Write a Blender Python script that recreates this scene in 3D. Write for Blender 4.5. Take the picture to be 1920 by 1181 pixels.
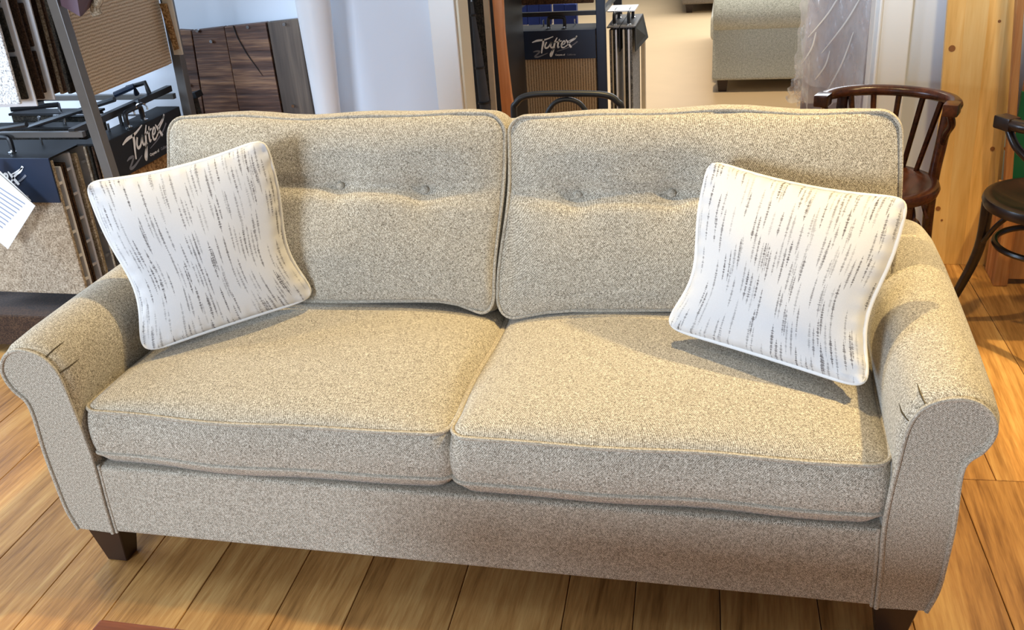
import bpy, bmesh, math, random
from math import sin, cos, pi, sqrt, exp, radians, floor as fl
from mathutils import Vector, Matrix, Quaternion
for o in list(bpy.data.objects): bpy.data.objects.remove(o)
S = bpy.context.scene
COL = S.collection
random.seed(7)

# ---------------------------------------------------------------- camera
CP = Vector((.5725, -1.6062, 1.5155)); YAW, PITCH, ROLL, FPX = -.2535, .4462, -.0738, 1856.
fw = Vector((sin(YAW)*cos(PITCH), cos(YAW)*cos(PITCH), -sin(PITCH)))
r0 = Vector((cos(YAW), -sin(YAW), 0)); u0 = r0.cross(fw)
RR = r0*cos(ROLL)+u0*sin(ROLL); UU = -r0*sin(ROLL)+u0*cos(ROLL)
cd = bpy.data.cameras.new('camera'); cam = bpy.data.objects.new('camera', cd); COL.objects.link(cam)
m = Matrix((RR, UU, -fw)).transposed().to_4x4(); m.translation = CP; cam.matrix_world = m
cd.sensor_fit = 'HORIZONTAL'; cd.sensor_width = 36; cd.lens = FPX/1920*36; cd.clip_start = .05
S.camera = cam
# ---------------------------------------------------------------- light
S.view_settings.view_transform = 'Standard'; S.view_settings.look = 'None'
S.view_settings.gamma = 1; S.view_settings.exposure = 0.14; S.view_settings.use_curve_mapping = False
w = bpy.data.worlds.new('world'); S.world = w; w.use_nodes = True
w.node_tree.nodes['Background'].inputs[0].default_value = (.80, .88, 1, 1)
w.node_tree.nodes['Background'].inputs[1].default_value = .27
def area(name, loc, target, size, power, color, sy=None):
    l = bpy.data.lights.new(name, 'AREA'); l.energy = power; l.color = color
    l.shape = 'RECTANGLE'; l.size = size; l.size_y = sy or size
    o = bpy.data.objects.new(name, l); COL.objects.link(o); o.location = loc
    d = Vector(target)-Vector(loc); o.rotation_euler = d.to_track_quat('-Z', 'Y').to_euler()
    return o
def spot(name, loc, target, power, color, ang=80, r=.06):
    l = bpy.data.lights.new(name, 'SPOT'); l.energy = power; l.color = color
    l.spot_size = radians(ang); l.spot_blend = .7; l.shadow_soft_size = r
    o = bpy.data.objects.new(name, l); COL.objects.link(o); o.location = loc
    d = Vector(target)-Vector(loc); o.rotation_euler = d.to_track_quat('-Z', 'Y').to_euler()
    return o
COOL = (.66, .80, 1.0); WARM = (1.0, .76, .36)
area('window_light', (-2.1, -4.5, 1.55), (-.1, .3, .45), 1.6, 245, COOL, 1.2)
area('window_light.001', (-3.9, .2, 1.9), (-1.2, 1.4, .9), 1.2, 105, (.58, .76, 1.0), 1.4)
spot('ceiling_spot', (.15, .95, 2.7), (.1, .35, .4), 160, WARM, 100, .05)
spot('ceiling_spot.001', (2.1, .55, 2.7), (1.5, .2, .1), 270, WARM, 90, .05)
spot('ceiling_spot.002', (-1.7, .45, 2.7), (-1.3, .1, .2), 60, WARM, 90, .05)
spot('ceiling_spot.003', (1.4, 1.2, 2.9), (1.4, 2.0, .4), 120, WARM, 80, .07)
spot('ceiling_spot.004', (.2, 4.2, 2.9), (.2, 4.4, 0), 210, (1, .86, .66), 120, .1)
area('far_window_light', (1.0, 7.5, 2.6), (.5, 4.6, 0), 2.5, 170, (.90, .95, 1.0))

# ---------------------------------------------------------------- pixel rays -> points in the room
def ray(px, py): return fw + RR*((px-960)/FPX) - UU*((py-590.5)/FPX)
def W(px, py, **k):
    (a, v), = k.items(); d = ray(px, py); i = 'xyz'.index(a)
    return CP + d*((v-CP[i])/d[i])
def on_sphere(px, py, c, r, far=True):
    d = ray(px, py); d = d.normalized(); oc = CP-c; b = oc.dot(d); q = b*b-(oc.dot(oc)-r*r)
    q = sqrt(q) if q > 0 else 0
    return CP + d*(-b+(q if far else -q))

# ---------------------------------------------------------------- object helpers
def tag(o, label=None, cat=None, group=None, kind=None):
    if label: o['label'] = label
    if cat: o['category'] = cat
    if group: o['group'] = group
    if kind: o['kind'] = kind
    return o
def empty(name, loc=(0, 0, 0), rz=0, label=None, cat=None, group=None):
    o = bpy.data.objects.new(name, None); o.empty_display_size = .1; COL.objects.link(o)
    o.location = loc; o.rotation_euler = (0, 0, rz); return tag(o, label, cat, group)
def link(name, me, mat, parent=None, smooth=True):
    o = bpy.data.objects.new(name, me); COL.objects.link(o)
    if mat and not me.materials: me.materials.append(mat)
    if parent is not None:
        o.parent = parent
    if smooth:
        for p in me.polygons: p.use_smooth = True
    return o
class MB:
    def __init__(s): s.v = []; s.f = []; s.uv = None
    def add(s, vs, fs):
        n = len(s.v); s.v += [tuple(p) for p in vs]; s.f += [tuple(i+n for i in q) for q in fs]; return s
    def box(s, lo, hi, M=None):
        x0, y0, z0 = lo; x1, y1, z1 = hi
        vs = [Vector(p) for p in ((x0,y0,z0),(x1,y0,z0),(x1,y1,z0),(x0,y1,z0),(x0,y0,z1),(x1,y0,z1),(x1,y1,z1),(x0,y1,z1))]
        if M: vs = [M @ p for p in vs]
        return s.add(vs, [(0,3,2,1),(4,5,6,7),(0,1,5,4),(1,2,6,5),(2,3,7,6),(3,0,4,7)])
    def hexa(s, b, t):
        "b,t: four points each, same order"
        return s.add(list(b)+list(t), [(0,3,2,1),(4,5,6,7),(0,1,5,4),(1,2,6,5),(2,3,7,6),(3,0,4,7)])
    def bar(s, a, b, wx, wy=None, up=(0, 0, 1)):
        a = Vector(a); b = Vector(b); wy = wy or wx; d = (b-a).normalized(); up = Vector(up)
        if abs(d.dot(up)) > .95: up = Vector((0, 1, 0))
        e = d.cross(up).normalized(); f = e.cross(d)
        q = [(-1,-1),(1,-1),(1,1),(-1,1)]
        return s.hexa([a+e*i*wx/2+f*j*wy/2 for i, j in q], [b+e*i*wx/2+f*j*wy/2 for i, j in q])
    def tube(s, pts, rad, n=10, closed=False, caps=True, flat=1.0, up=None):
        pts = [Vector(p) for p in pts]; m = len(pts)
        if not hasattr(rad, '__len__'): rad = [rad]*m
        vs = []; prev = None
        for i, p in enumerate(pts):
            if closed: d = pts[(i+1) % m]-pts[i-1]
            else: d = pts[min(i+1, m-1)]-pts[max(i-1, 0)]
            d.normalize()
            if up is not None: e = d.cross(Vector(up)).normalized()
            elif prev is None:
                e = d.cross(Vector((0, 0, 1)));
                if e.length < .1: e = d.cross(Vector((0, 1, 0)))
                e.normalize()
            else: e = (prev - d*prev.dot(d)).normalized()
            prev = e; f = e.cross(d)
            for k in range(n):
                a = 2*pi*k/n; vs.append(p+e*cos(a)*rad[i]+f*sin(a)*rad[i]*flat)
        fs = []
        for i in range(m if closed else m-1):
            j = (i+1) % m
            for k in range(n):
                l = (k+1) % n; fs.append((i*n+k, i*n+l, j*n+l, j*n+k))
        if not closed and caps: fs += [tuple(range(n))[::-1], tuple((m-1)*n+k for k in range(n))]
        return s.add(vs, fs)
    def lathe(s, prof, n=32, c=(0, 0, 0), caps=True):
        vs = []; m = len(prof)
        for r, z in prof:
            for k in range(n): vs.append((c[0]+r*cos(2*pi*k/n), c[1]+r*sin(2*pi*k/n), c[2]+z))
        fs = [(i*n+k, i*n+(k+1) % n, (i+1)*n+(k+1) % n, (i+1)*n+k) for i in range(m-1) for k in range(n)]
        if caps: fs += [tuple(range(n))[::-1], tuple((m-1)*n+k for k in range(n))]
        return s.add(vs, fs)
    def mesh(s, name='m', bevel=0, seg=2):
        me = bpy.data.meshes.new(name); me.from_pydata(s.v, [], s.f); me.update()
        bm = bmesh.new(); bm.from_mesh(me)
        bmesh.ops.recalc_face_normals(bm, faces=bm.faces)
        if bevel:
            es = [e for e in bm.edges if len(e.link_faces) == 2 and e.calc_face_angle(0) > .6]
            bmesh.ops.bevel(bm, geom=es, offset=bevel, segments=seg, affect='EDGES', profile=.6)
        bm.to_mesh(me); bm.free(); return me
    def build(s, name, mat, parent=None, bevel=0, seg=2, smooth=None):
        me = s.mesh(name, bevel, seg)
        o = link(name, me, mat, parent, smooth if smooth is not None else True)
        if smooth is None:
            for p in me.polygons: p.use_smooth = True
            try: me.set_sharp_from_angle(angle=radians(38))
            except Exception: pass
        return o
def cr(pts, n=8, closed=False):
    "Catmull-Rom through points"
    P = [Vector(p) for p in pts]; m = len(P); out = []
    for i in range(m if closed else m-1):
        if closed: a, b, c, d = P[i-1], P[i], P[(i+1) % m], P[(i+2) % m]
        else: a, b, c, d = P[max(i-1, 0)], P[i], P[i+1], P[min(i+2, m-1)]
        for k in range(n):
            t = k/n; out.append(.5*((2*b)+(c-a)*t+(2*a-5*b+4*c-d)*t*t+(3*b-a-3*c+d)*t**3))
    if not closed: out.append(P[-1])
    return out

# ---------------------------------------------------------------- materials
class NT:
    def __init__(s, name, rough=.6, spec=.5):
        s.m = bpy.data.materials.new(name); s.m.use_nodes = True; s.t = s.m.node_tree
        s.b = s.t.nodes['Principled BSDF']; s.b.inputs['Roughness'].default_value = rough
        s.b.inputs['Specular IOR Level'].default_value = spec
    def n(s, typ, **k):
        q = s.t.nodes.new(typ)
        for a, v in k.items():
            if a.startswith('i_'):
                key = a[2:]; key = int(key) if key.isdigit() else key.replace('_', ' ')
                if hasattr(v, 'links') or isinstance(v, bpy.types.NodeSocket): s.t.links.new(v, q.inputs[key])
                else: q.inputs[key].default_value = v
            else: setattr(q, a, v)
        return q
    def math(s, op, a, b=None, c=None):
        q = s.t.nodes.new('ShaderNodeMath'); q.operation = op
        for i, v in enumerate((a, b, c)):
            if v is None: continue
            if isinstance(v, bpy.types.NodeSocket): s.t.links.new(v, q.inputs[i])
            else: q.inputs[i].default_value = v
        return q.outputs[0]
    def coord(s, kind='Object', scale=(1, 1, 1), rot=(0, 0, 0)):
        c = s.n('ShaderNodeTexCoord'); mp = s.n('ShaderNodeMapping', i_Vector=c.outputs[kind])
        mp.inputs['Scale'].default_value = scale; mp.inputs['Rotation'].default_value = rot
        return mp.outputs[0]
    def noise(s, vec, scale, detail=2, rough=.5):
        return s.n('ShaderNodeTexNoise', i_Vector=vec, i_Scale=scale, i_Detail=detail, i_Roughness=rough).outputs['Fac']
    def ramp(s, fac, stops):
        q = s.n('ShaderNodeValToRGB', i_Fac=fac); e = q.color_ramp.elements
        while len(e) < len(stops): e.new(.5)
        for i, (p, c) in enumerate(stops): e[i].position = p; e[i].color = (*c, 1) if len(c) == 3 else c
        return q.outputs[0]
    def mix(s, fac, a, b, mode='MIX'):
        q = s.n('ShaderNodeMix', data_type='RGBA', blend_type=mode)
        for i, v in ((0, fac), (6, a), (7, b)):
            if isinstance(v, bpy.types.NodeSocket): s.t.links.new(v, q.inputs[i])
            else: q.inputs[i].default_value = v if i == 0 else (*v, 1)
        return q.outputs[2]
    def color(s, c):
        if isinstance(c, bpy.types.NodeSocket): s.t.links.new(c, s.b.inputs['Base Color'])
        else: s.b.inputs['Base Color'].default_value = (*c, 1)
        return s
    def bump(s, h, strength=.3, dist=.002):
        q = s.n('ShaderNodeBump', i_Height=h, i_Strength=strength, i_Distance=dist)
        s.t.links.new(q.outputs[0], s.b.inputs['Normal']); return s
def L(r, g, b):
    f = lambda c: (c/255/12.92) if c/255 < .04045 else ((c/255+.055)/1.055)**2.4
    return (f(r), f(g), f(b))
def plain(name, c, rough=.6, spec=.5, var=.12, sc=30, metal=0):
    k = NT(name, rough, spec); v = k.coord()
    n = k.noise(v, sc, 3)
    k.color(k.mix(n, tuple(x*(1-var) for x in c), tuple(min(1, x*(1+var)) for x in c)))
    k.b.inputs['Metallic'].default_value = metal; return k.m
def fabric(name, dark, mid, light, sc=520, twill=True, bump=.5):
    k = NT(name, .95, .15); v = k.coord()
    n = k.noise(v, sc, 2, .7); n2 = k.noise(v, sc*.33, 2, .6); big = k.noise(v, 7, 2)
    h = k.math('ADD', k.math('MULTIPLY', n, .75), k.math('MULTIPLY', n2, .25))
    if twill:
        sx = k.n('ShaderNodeSeparateXYZ', i_0=v)
        ph = k.math('ADD', k.math('SUBTRACT', sx.outputs[0], sx.outputs[2]), sx.outputs[1])
        jit = k.math('MULTIPLY', n2, 3.0)
        sn = k.math('SINE', k.math('ADD', k.math('MULTIPLY', ph, 2*pi/.0044), jit))
        h = k.math('ADD', h, k.math('MULTIPLY', sn, .032))
    c = k.ramp(h, [(.38, dark), (.50, mid), (.61, light)])
    k.color(k.mix(k.math('MULTIPLY', big, .18), c, tuple(x*.8 for x in mid)))
    k.bump(h, bump, .0016)
    k.b.inputs['Sheen Weight'].default_value = .15
    return k.m
M = {}
M['fabric'] = fabric('sofa tweed', L(78, 69, 55), L(167, 155, 135), L(236, 226, 206), 640, True, .6)
M['welt'] = fabric('welt cord tweed', L(112, 101, 84), L(172, 160, 140), L(224, 213, 193), 700, False)
M['couch'] = fabric('far couch cloth', L(140, 142, 132), L(182, 184, 172), L(212, 214, 204), 260, False, .3)
M['couch_cush'] = fabric('far couch cushion cloth', L(170, 172, 160), L(205, 205, 192), L(225, 225, 212), 260, False, .2)
M['taupe_couch'] = fabric('taupe couch cloth', L(110, 100, 90), L(140, 130, 118), L(160, 150, 138), 260, False, .2)
M['pleat_shade'] = plain('pleat crease shade', L(84, 74, 58), .9, .1)  # dark colour painted as the shade in the arm pleats
M['leg'] = plain('espresso wood', L(46, 30, 24), .35, .5)
M['black'] = plain('black powder coat', (.012, .012, .014), .42, .5)
M['steel'] = plain('grey steel', L(96, 92, 88), .35, .5)
M['chrome'] = plain('chrome', (.7, .72, .75), .15, .5, metal=1)
M['navy'] = plain('navy header board', L(18, 34, 58), .45, .5)
M['blackboard'] = plain('black header board', L(13, 13, 15), .55, .35)
M['logo_white'] = plain('logo white', (.93, .93, .93), .5)
M['logo_grey'] = plain('logo grey', L(120, 122, 130), .5)
M['paper'] = plain('paper', (.86, .88, .92), .7)
M['ink'] = plain('pale ink', L(150, 158, 180), .8)
M['cream'] = plain('cream card', L(205, 190, 165), .8)
M['white_card'] = plain('white card', L(228, 226, 226), .8)
M['white_pile'] = fabric('white speckled pile', L(120, 118, 116), L(225, 225, 225), L(245, 245, 245), 160, False, .5)
M['darkpile'] = fabric('charcoal pile', L(22, 20, 18), L(46, 42, 36), L(70, 64, 54), 180, False, .6)
M['brownpile'] = fabric('brown pile', L(40, 26, 18), L(66, 46, 32), L(90, 66, 46), 180, False, .5)
M['greypile'] = fabric('grey pile', L(60, 58, 56), L(112, 108, 104), L(150, 146, 140), 180, False, .5)
M['beigepile'] = fabric('beige cut pile', L(118, 102, 82), L(168, 150, 126), L(206, 190, 166), 170, False, 1.0)
M['tanpile'] = fabric('brown and tan pile', L(90, 60, 30), L(150, 112, 68), L(190, 150, 100), 120, False, .6)
def loop_carpet():
    k = NT('tan loop carpet', .95, .1); v = k.coord(); sx = k.n('ShaderNodeSeparateXYZ', i_0=v)
    wob = k.math('MULTIPLY', k.noise(v, 40, 2), .007)
    zz = k.math('MULTIPLY', k.math('ADD', sx.outputs[2], wob), 2*pi/.011)
    ss = k.math('MULTIPLY', k.math('ADD', sx.outputs[0], sx.outputs[1]), 2*pi/.006)
    h = k.math('MULTIPLY', k.math('SINE', zz), .5)
    h = k.math('ADD', h, k.math('MULTIPLY', k.math('SINE', ss), .35))
    h = k.math('ADD', h, k.math('MULTIPLY', k.noise(v, 260, 2, .7), 1.6))
    k.color(k.ramp(k.math('MULTIPLY', k.math('ADD', h, 1), .4), [(.25, L(130, 108, 84)), (.55, L(194, 170, 140)), (.9, L(232, 212, 184))]))
    k.bump(h, .8, .003); return k.m
M['loop'] = loop_carpet()
def ribbed():
    k = NT('ribbed brown carpet', .95, .1); v = k.coord(); sx = k.n('ShaderNodeSeparateXYZ', i_0=v)
    h = k.math('MULTIPLY', k.math('SINE', k.math('MULTIPLY', k.math('ADD', sx.outputs[0], sx.outputs[1]), 2*pi/.013)), .5)
    h = k.math('ADD', h, k.math('MULTIPLY', k.noise(v, 160, 2, .7), 1.6))
    k.color(k.ramp(k.math('MULTIPLY', k.math('ADD', h, .7), .5), [(.25, L(96, 76, 56)), (.55, L(142, 118, 92)), (.9, L(186, 160, 128))]))
    k.bump(h, .6, .003); return k.m
M['ribbed'] = ribbed()
def wood(name, cols, axis='z', sc=1.0, rough=.45, bump=.15, knots=False, fine=60):
    k = NT(name, rough, .4)
    s = {'x': (.06, 1, 1), 'y': (1, .06, 1), 'z': (1, 1, .06)}[axis]
    oi = k.n('ShaderNodeObjectInfo')
    tc = k.n('ShaderNodeTexCoord')
    off = k.n('ShaderNodeVectorMath', operation='SCALE', i_0=(13.0, 7.0, 5.0)); k.t.links.new(oi.outputs['Random'], off.inputs['Scale'])
    ad = k.n('ShaderNodeVectorMath', operation='ADD', i_0=tc.outputs['Object'], i_1=off.outputs[0])
    mp = k.n('ShaderNodeMapping', i_Vector=ad.outputs[0]); mp.inputs['Scale'].default_value = [x*sc for x in s]
    v = mp.outputs[0]
    a = k.noise(v, 9, 4, .6); b = k.noise(v, fine, 3, .7)
    g = k.math('ADD', k.math('MULTIPLY', a, .6), k.math('MULTIPLY', b, .4))
    c = k.ramp(g, [(.36, cols[0]), (.5, cols[1]), (.64, cols[2])])
    val = k.math('ADD', k.math('MULTIPLY', oi.outputs['Random'], .24), .88)
    cc = k.n('ShaderNodeCombineColor', i_0=val, i_1=val, i_2=val)
    k.color(k.mix(1.0, c, cc.outputs[0], 'MULTIPLY')); k.bump(g, bump, .004); return k
M['floor'] = wood('oak plank', [L(128, 86, 42), L(182, 132, 74), L(212, 166, 102)], 'y', 1, .36, .6, fine=90).m
M['gap'] = plain('dark joint', L(92, 58, 28), .8)
M['pine'] = wood('varnished pine', [L(212, 160, 84), L(234, 186, 112), L(243, 204, 136)], 'z', 1, .35, .08, fine=40).m
M['roughpine'] = wood('rough board', [L(110, 66, 34), L(170, 112, 62), L(200, 150, 96)], 'z', 1, .7, .4, fine=30).m
M['darkplank'] = wood('reclaimed dark plank', [L(50, 30, 22), L(92, 64, 50), L(150, 112, 82)], 'x', 2.6, .5, .8, fine=34).m
M['darkplank2'] = wood('reclaimed grey plank', [L(52, 42, 36), L(90, 76, 64), L(126, 108, 90)], 'z', .8, .5, .5, fine=30).m
M['orangewood'] = wood('orange stained board', [L(196, 122, 72), L(216, 142, 88), L(226, 158, 104)], 'z', 1, .35, .05).m
M['bentwood'] = wood('walnut bentwood', [L(34, 18, 12), L(58, 30, 18), L(86, 46, 26)], 'y', 1, .25, .03).m
M['blackwood'] = wood('black brown bentwood', [L(18, 12, 10), L(30, 20, 16), L(48, 32, 22)], 'y', 1, .3, .03).m
M['tablewood'] = wood('cherry table top', [L(96, 48, 24), L(128, 68, 36), L(150, 86, 48)], 'x', 1, .25, .03).m
M['wall'] = plain('grey blue wall paint', L(220, 225, 232), .75, .3, .02, 3)
M['trim'] = plain('white trim paint', L(238, 236, 230), .45, .5, .01, 3)
M['jamb'] = plain('cream jamb paint', L(224, 214, 188), .5, .5, .01, 3)
M['column'] = plain('white column paint', L(240, 242, 244), .5, .5, .01, 3)
M['tanfloor'] = plain('tan sheet floor', L(206, 176, 134), .6, .3, .05, 5)
M['green'] = plain('green painted panel', L(10, 96, 62), .5, .4, .15, 8)
M['mauve'] = plain('mauve card', L(92, 72, 84), .6)
M['bluebox'] = plain('blue plastic', L(20, 50, 130), .4)
M['red'] = plain('red cloth edge', L(150, 40, 24), .6)
M['furl'] = plain('slate grey fabric', L(70, 74, 82), .7)
M['taupe'] = plain('taupe mattress ticking', L(150, 138, 136), .9, .1, .05, 20)

def pillow_mat():
    k = NT('streaked pillow cotton', .9, .2); uv = k.coord('UV'); ob = k.coord()
    sx = k.n('ShaderNodeSeparateXYZ', i_0=uv); U, V = sx.outputs[0], sx.outputs[1]
    masks = []
    for (nc, nr, sd, thr) in ((42, 4.6, 3.1, .55), (48, 5.4, 8.7, .66)):
        wob = k.math('MULTIPLY', k.math('SUBTRACT', k.noise(k.n('ShaderNodeCombineXYZ', i_0=k.math('MULTIPLY', U, 9), i_1=k.math('MULTIPLY', V, 3)).outputs[0], 1, 1), .5), .25)
        cu = k.math('ADD', k.math('MULTIPLY', U, nc), wob); col = k.math('FLOOR', cu); fu = k.math('SUBTRACT', k.math('FRACT', cu), .5)
        r1 = k.n('ShaderNodeTexWhiteNoise', noise_dimensions='1D', i_W=k.math('ADD', col, sd)).outputs['Value']
        cv = k.math('ADD', k.math('MULTIPLY', V, nr), k.math('MULTIPLY', r1, 7)); row = k.math('FLOOR', cv); fv = k.math('FRACT', cv)
        key = k.n('ShaderNodeCombineXYZ', i_0=col, i_1=row, i_2=sd)
        wn = k.n('ShaderNodeTexWhiteNoise', noise_dimensions='3D', i_Vector=key.outputs[0])
        r2 = wn.outputs['Value']; rc = k.n('ShaderNodeSeparateColor', i_0=wn.outputs['Color'])
        on = k.math('GREATER_THAN', r2, thr)
        jag = k.noise(k.n('ShaderNodeCombineXYZ', i_0=col, i_1=k.math('MULTIPLY', V, 150), i_2=sd).outputs[0], 1, 3, .95)
        env = k.math('MINIMUM', k.math('MULTIPLY', k.math('SUBTRACT', fv, .08), 5), k.math('MULTIPLY', k.math('SUBTRACT', .95, fv), 5))
        env = k.math('MINIMUM', k.math('MAXIMUM', env, 0), 1)
        wid = k.math('MULTIPLY', k.math('ADD', k.math('MULTIPLY', k.math('SUBTRACT', jag, .47), 2.4), .10), k.math('ADD', k.math('MULTIPLY', rc.outputs[0], .6), .30))
        wid = k.math('MULTIPLY', wid, env)
        ins = k.math('LESS_THAN', k.math('ABSOLUTE', fu), wid)
        masks.append(k.math('MULTIPLY', k.math('MULTIPLY', ins, on), k.math('ADD', k.math('MULTIPLY', rc.outputs[1], .6), .3)))
    mk = k.math('MAXIMUM', masks[0], masks[1])
    mk = k.math('MULTIPLY', mk, .95)
    fine = k.noise(ob, 900, 2, .6)
    base = k.mix(fine, L(200, 195, 190), L(222, 218, 213))
    k.color(k.mix(mk, base, L(70, 60, 58))); k.bump(fine, .25, .0008); return k.m
M['pillow'] = pillow_mat()
M['pillow_welt'] = plain('white welt cotton', L(226, 222, 216), .9, .2, .02, 200)

def plastic_mat():
    k = NT('clear plastic film', .18, .6); v = k.coord(scale=(1, 1, .35), rot=(0, .5, 0))
    n = k.noise(v, 16, 3, .6); n2 = k.noise(v, 60, 2, .6)
    k.color((.80, .77, .77)); k.bump(k.math('ADD', n, k.math('MULTIPLY', n2, .3)), .6, .02)
    tr = k.n('ShaderNodeBsdfTransparent'); mx = k.n('ShaderNodeMixShader', i_1=tr.outputs[0], i_2=k.b.outputs[0])
    k.t.links.new(k.math('ADD', k.math('MULTIPLY', n, .46), .08), mx.inputs[0])
    k.t.links.new(mx.outputs[0], k.t.nodes['Material Output'].inputs[0]); return k.m
M['plastic'] = plastic_mat()

# ================================================================ the setting
WY = 2.15
fb = MB().box((-4, -2.6, -.05), (4, WY+.14, -.006)).build('floor', M['gap'], smooth=False); tag(fb, kind='structure')
th = -.051
def uvw(u, v, z): return (u*cos(th)+v*sin(th), -u*sin(th)+v*cos(th), z)
U = [-4.0, -3.75, -3.53, -3.31, -3.1, -2.88, -2.66, -2.45, -2.24, -2.02, -1.83, -1.62, -1.417, -1.193, -1.0, -.81, -.629, -.417, -.254, -.021, .22, .37, .553, .758, .945, 1.14]
def plank(u0, u1, v0, v1):
    g = .0010
    MB().box((u0+g, v0+g, -.006), (u1-g, v1-g, random.uniform(-.0006, .0006))).mesh
    b = [uvw(u0+g, v0+g, -.008), uvw(u1-g, v0+g, -.008), uvw(u1-g, v1-g, -.008), uvw(u0+g, v1-g, -.008)]
    h = random.uniform(-.0008, 0)
    t = [(p[0], p[1], h) for p in b]
    return MB().hexa(b, t).build('plank', M['floor'], fb, bevel=.0012, seg=1, smooth=False)
for a, b in zip(U[:-1], U[1:]):
    near = -1.2 < a < 1.2
    v0 = -2.4
    cuts = [-2.4]
    vv = -2.4+random.uniform(.3, 1.6)
    while vv < 1.9: 
        # joints stay out of the strips the photograph shows unbroken
        if not (near and -.3 < vv < .25): cuts.append(vv)
        vv += random.uniform(1.1, 1.9)
    cuts.append(2.25)
    for p, q in zip(cuts[:-1], cuts[1:]):
        if q-p > .12: plank(a, b, p, q)
plank(1.14, 1.335, -2.4, .572); plank(1.335, 1.52, -2.4, .566); plank(1.52, 1.73, -2.4, .9); plank(1.73, 1.95, -2.4, .2)
plank(1.14, 1.235, .572, 2.25); plank(1.235, 1.447, .572, 2.25); plank(1.447, 1.66, .566, 2.25); plank(1.66, 1.85, .9, 2.25); plank(1.73, 1.95, .2, .9)
for a in (1.95, 2.17, 2.36, 2.58, 2.8, 3.0, 3.2, 3.4): plank(a, a+.2, -2.4, 2.25)
f2 = MB().box((-3.4, WY+.14, -.05), (3.4, 11, -.002)).build('floor_far_room', M['tanfloor'], smooth=False); f2.name = 'floor_back_room'; tag(f2, kind='structure')
xl0, xl1 = -.520, .985          # doorway opening
H = 2.95
wl = MB().box((-4, WY, 0), (xl0-.02, WY+.12, H)).build('wall_left', M['wall'], smooth=False); tag(wl, kind='structure')
wr = MB().box((xl1+.02, WY, 0), (4, WY+.12, H)).build('wall_right', M['wall'], smooth=False); tag(wr, kind='structure')
wt = MB().box((xl0-.02, WY, 2.15), (xl1+.02, WY+.12, H)).build('wall_above_opening', M['wall'], smooth=False); wt.name = 'wall_back'; tag(wt, kind='structure')
wf = MB().box((-4, 10.9, 0), (4, 11, H)).build('wall_far', M['wall'], smooth=False); tag(wf, kind='structure')
def casing(name, x0, x1, jx0, jx1):
    o = MB().box((x0, WY-.022, 0), (x1, WY, 2.2)).build(name, M['trim'], bevel=.004, smooth=False); tag(o, kind='structure')
    MB().box((jx0, WY-.006, 0), (jx1, WY+.13, 2.15)).build('jamb', M['jamb' if x0 < 0 else 'trim'], o, smooth=False)
    return o
casing('trim_1', W(811, 60, y=WY).x, xl0-.012, xl0-.02, xl0)
c2 = casing('trim_2', W(1642, 120, y=WY).x, W(1699, 120, y=WY).x, xl1, xl1+.02)
MB().tube([(W(1641, 120, y=WY).x, WY-.024, 0), (W(1641, 120, y=WY).x, WY-.024, 2.2)], .007, 8).build('bead', M['trim'], c2)
# round column in front of the wall
ct, cb = W(586, 0, y=2.02), W(613.5, 200, y=2.02)
d = (cb-ct)/(ct.z-cb.z); c0 = ct-d*0+Vector((0, 0, 0))
k1 = MB().tube([cb+d*cb.z, cb, ct, ct-d*(1.0)], [.040, .0505, .066, .084], 40).build('round_column', M['column'])
tag(k1, 'white tapered round column standing in front of the wall beside the dark planks', 'column')

# ================================================================ the sofa
sofa = empty('sofa', (0, .4, 0), 0, 'large beige tweed two-cushion sofa with rolled arms and dark wood legs', 'sofa')
def unparent_fix(o):   # mesh is written in room coordinates; keep it there under the Empty
    o.matrix_parent_inverse = Matrix.Translation(-Vector(o.parent.location)); return o
def SP(mb, name, mat, parent=sofa, **k):
    o = mb.build(name, mat, parent, **k)
    if parent is sofa: unparent_fix(o)
    return o
def sstep(t): t = max(0, min(1, t)); return t*t*(3-2*t)
def roundrect(w, h, r, n=8, m=14, sag=0):
    "closed outline centred on 0, counter-clockwise"
    pts = []
    cs = [(w/2-r, -h/2+r, -pi/2), (w/2-r, h/2-r, 0), (-w/2+r, h/2-r, pi/2), (-w/2+r, -h/2+r, pi)]
    for i, (cx, cy, a0) in enumerate(cs):
        for k in range(n+1): a = a0+pi/2*k/n; pts.append((cx+r*cos(a), cy+r*sin(a)))
        nx, ny, a1 = cs[(i+1) % 4]; e = (nx+r*cos(a1), ny+r*sin(a1)); s = pts[-1]
        for k in range(1, m): t = k/m; pts.append((s[0]+(e[0]-s[0])*t, s[1]+(e[1]-s[1])*t))
    return pts
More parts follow.
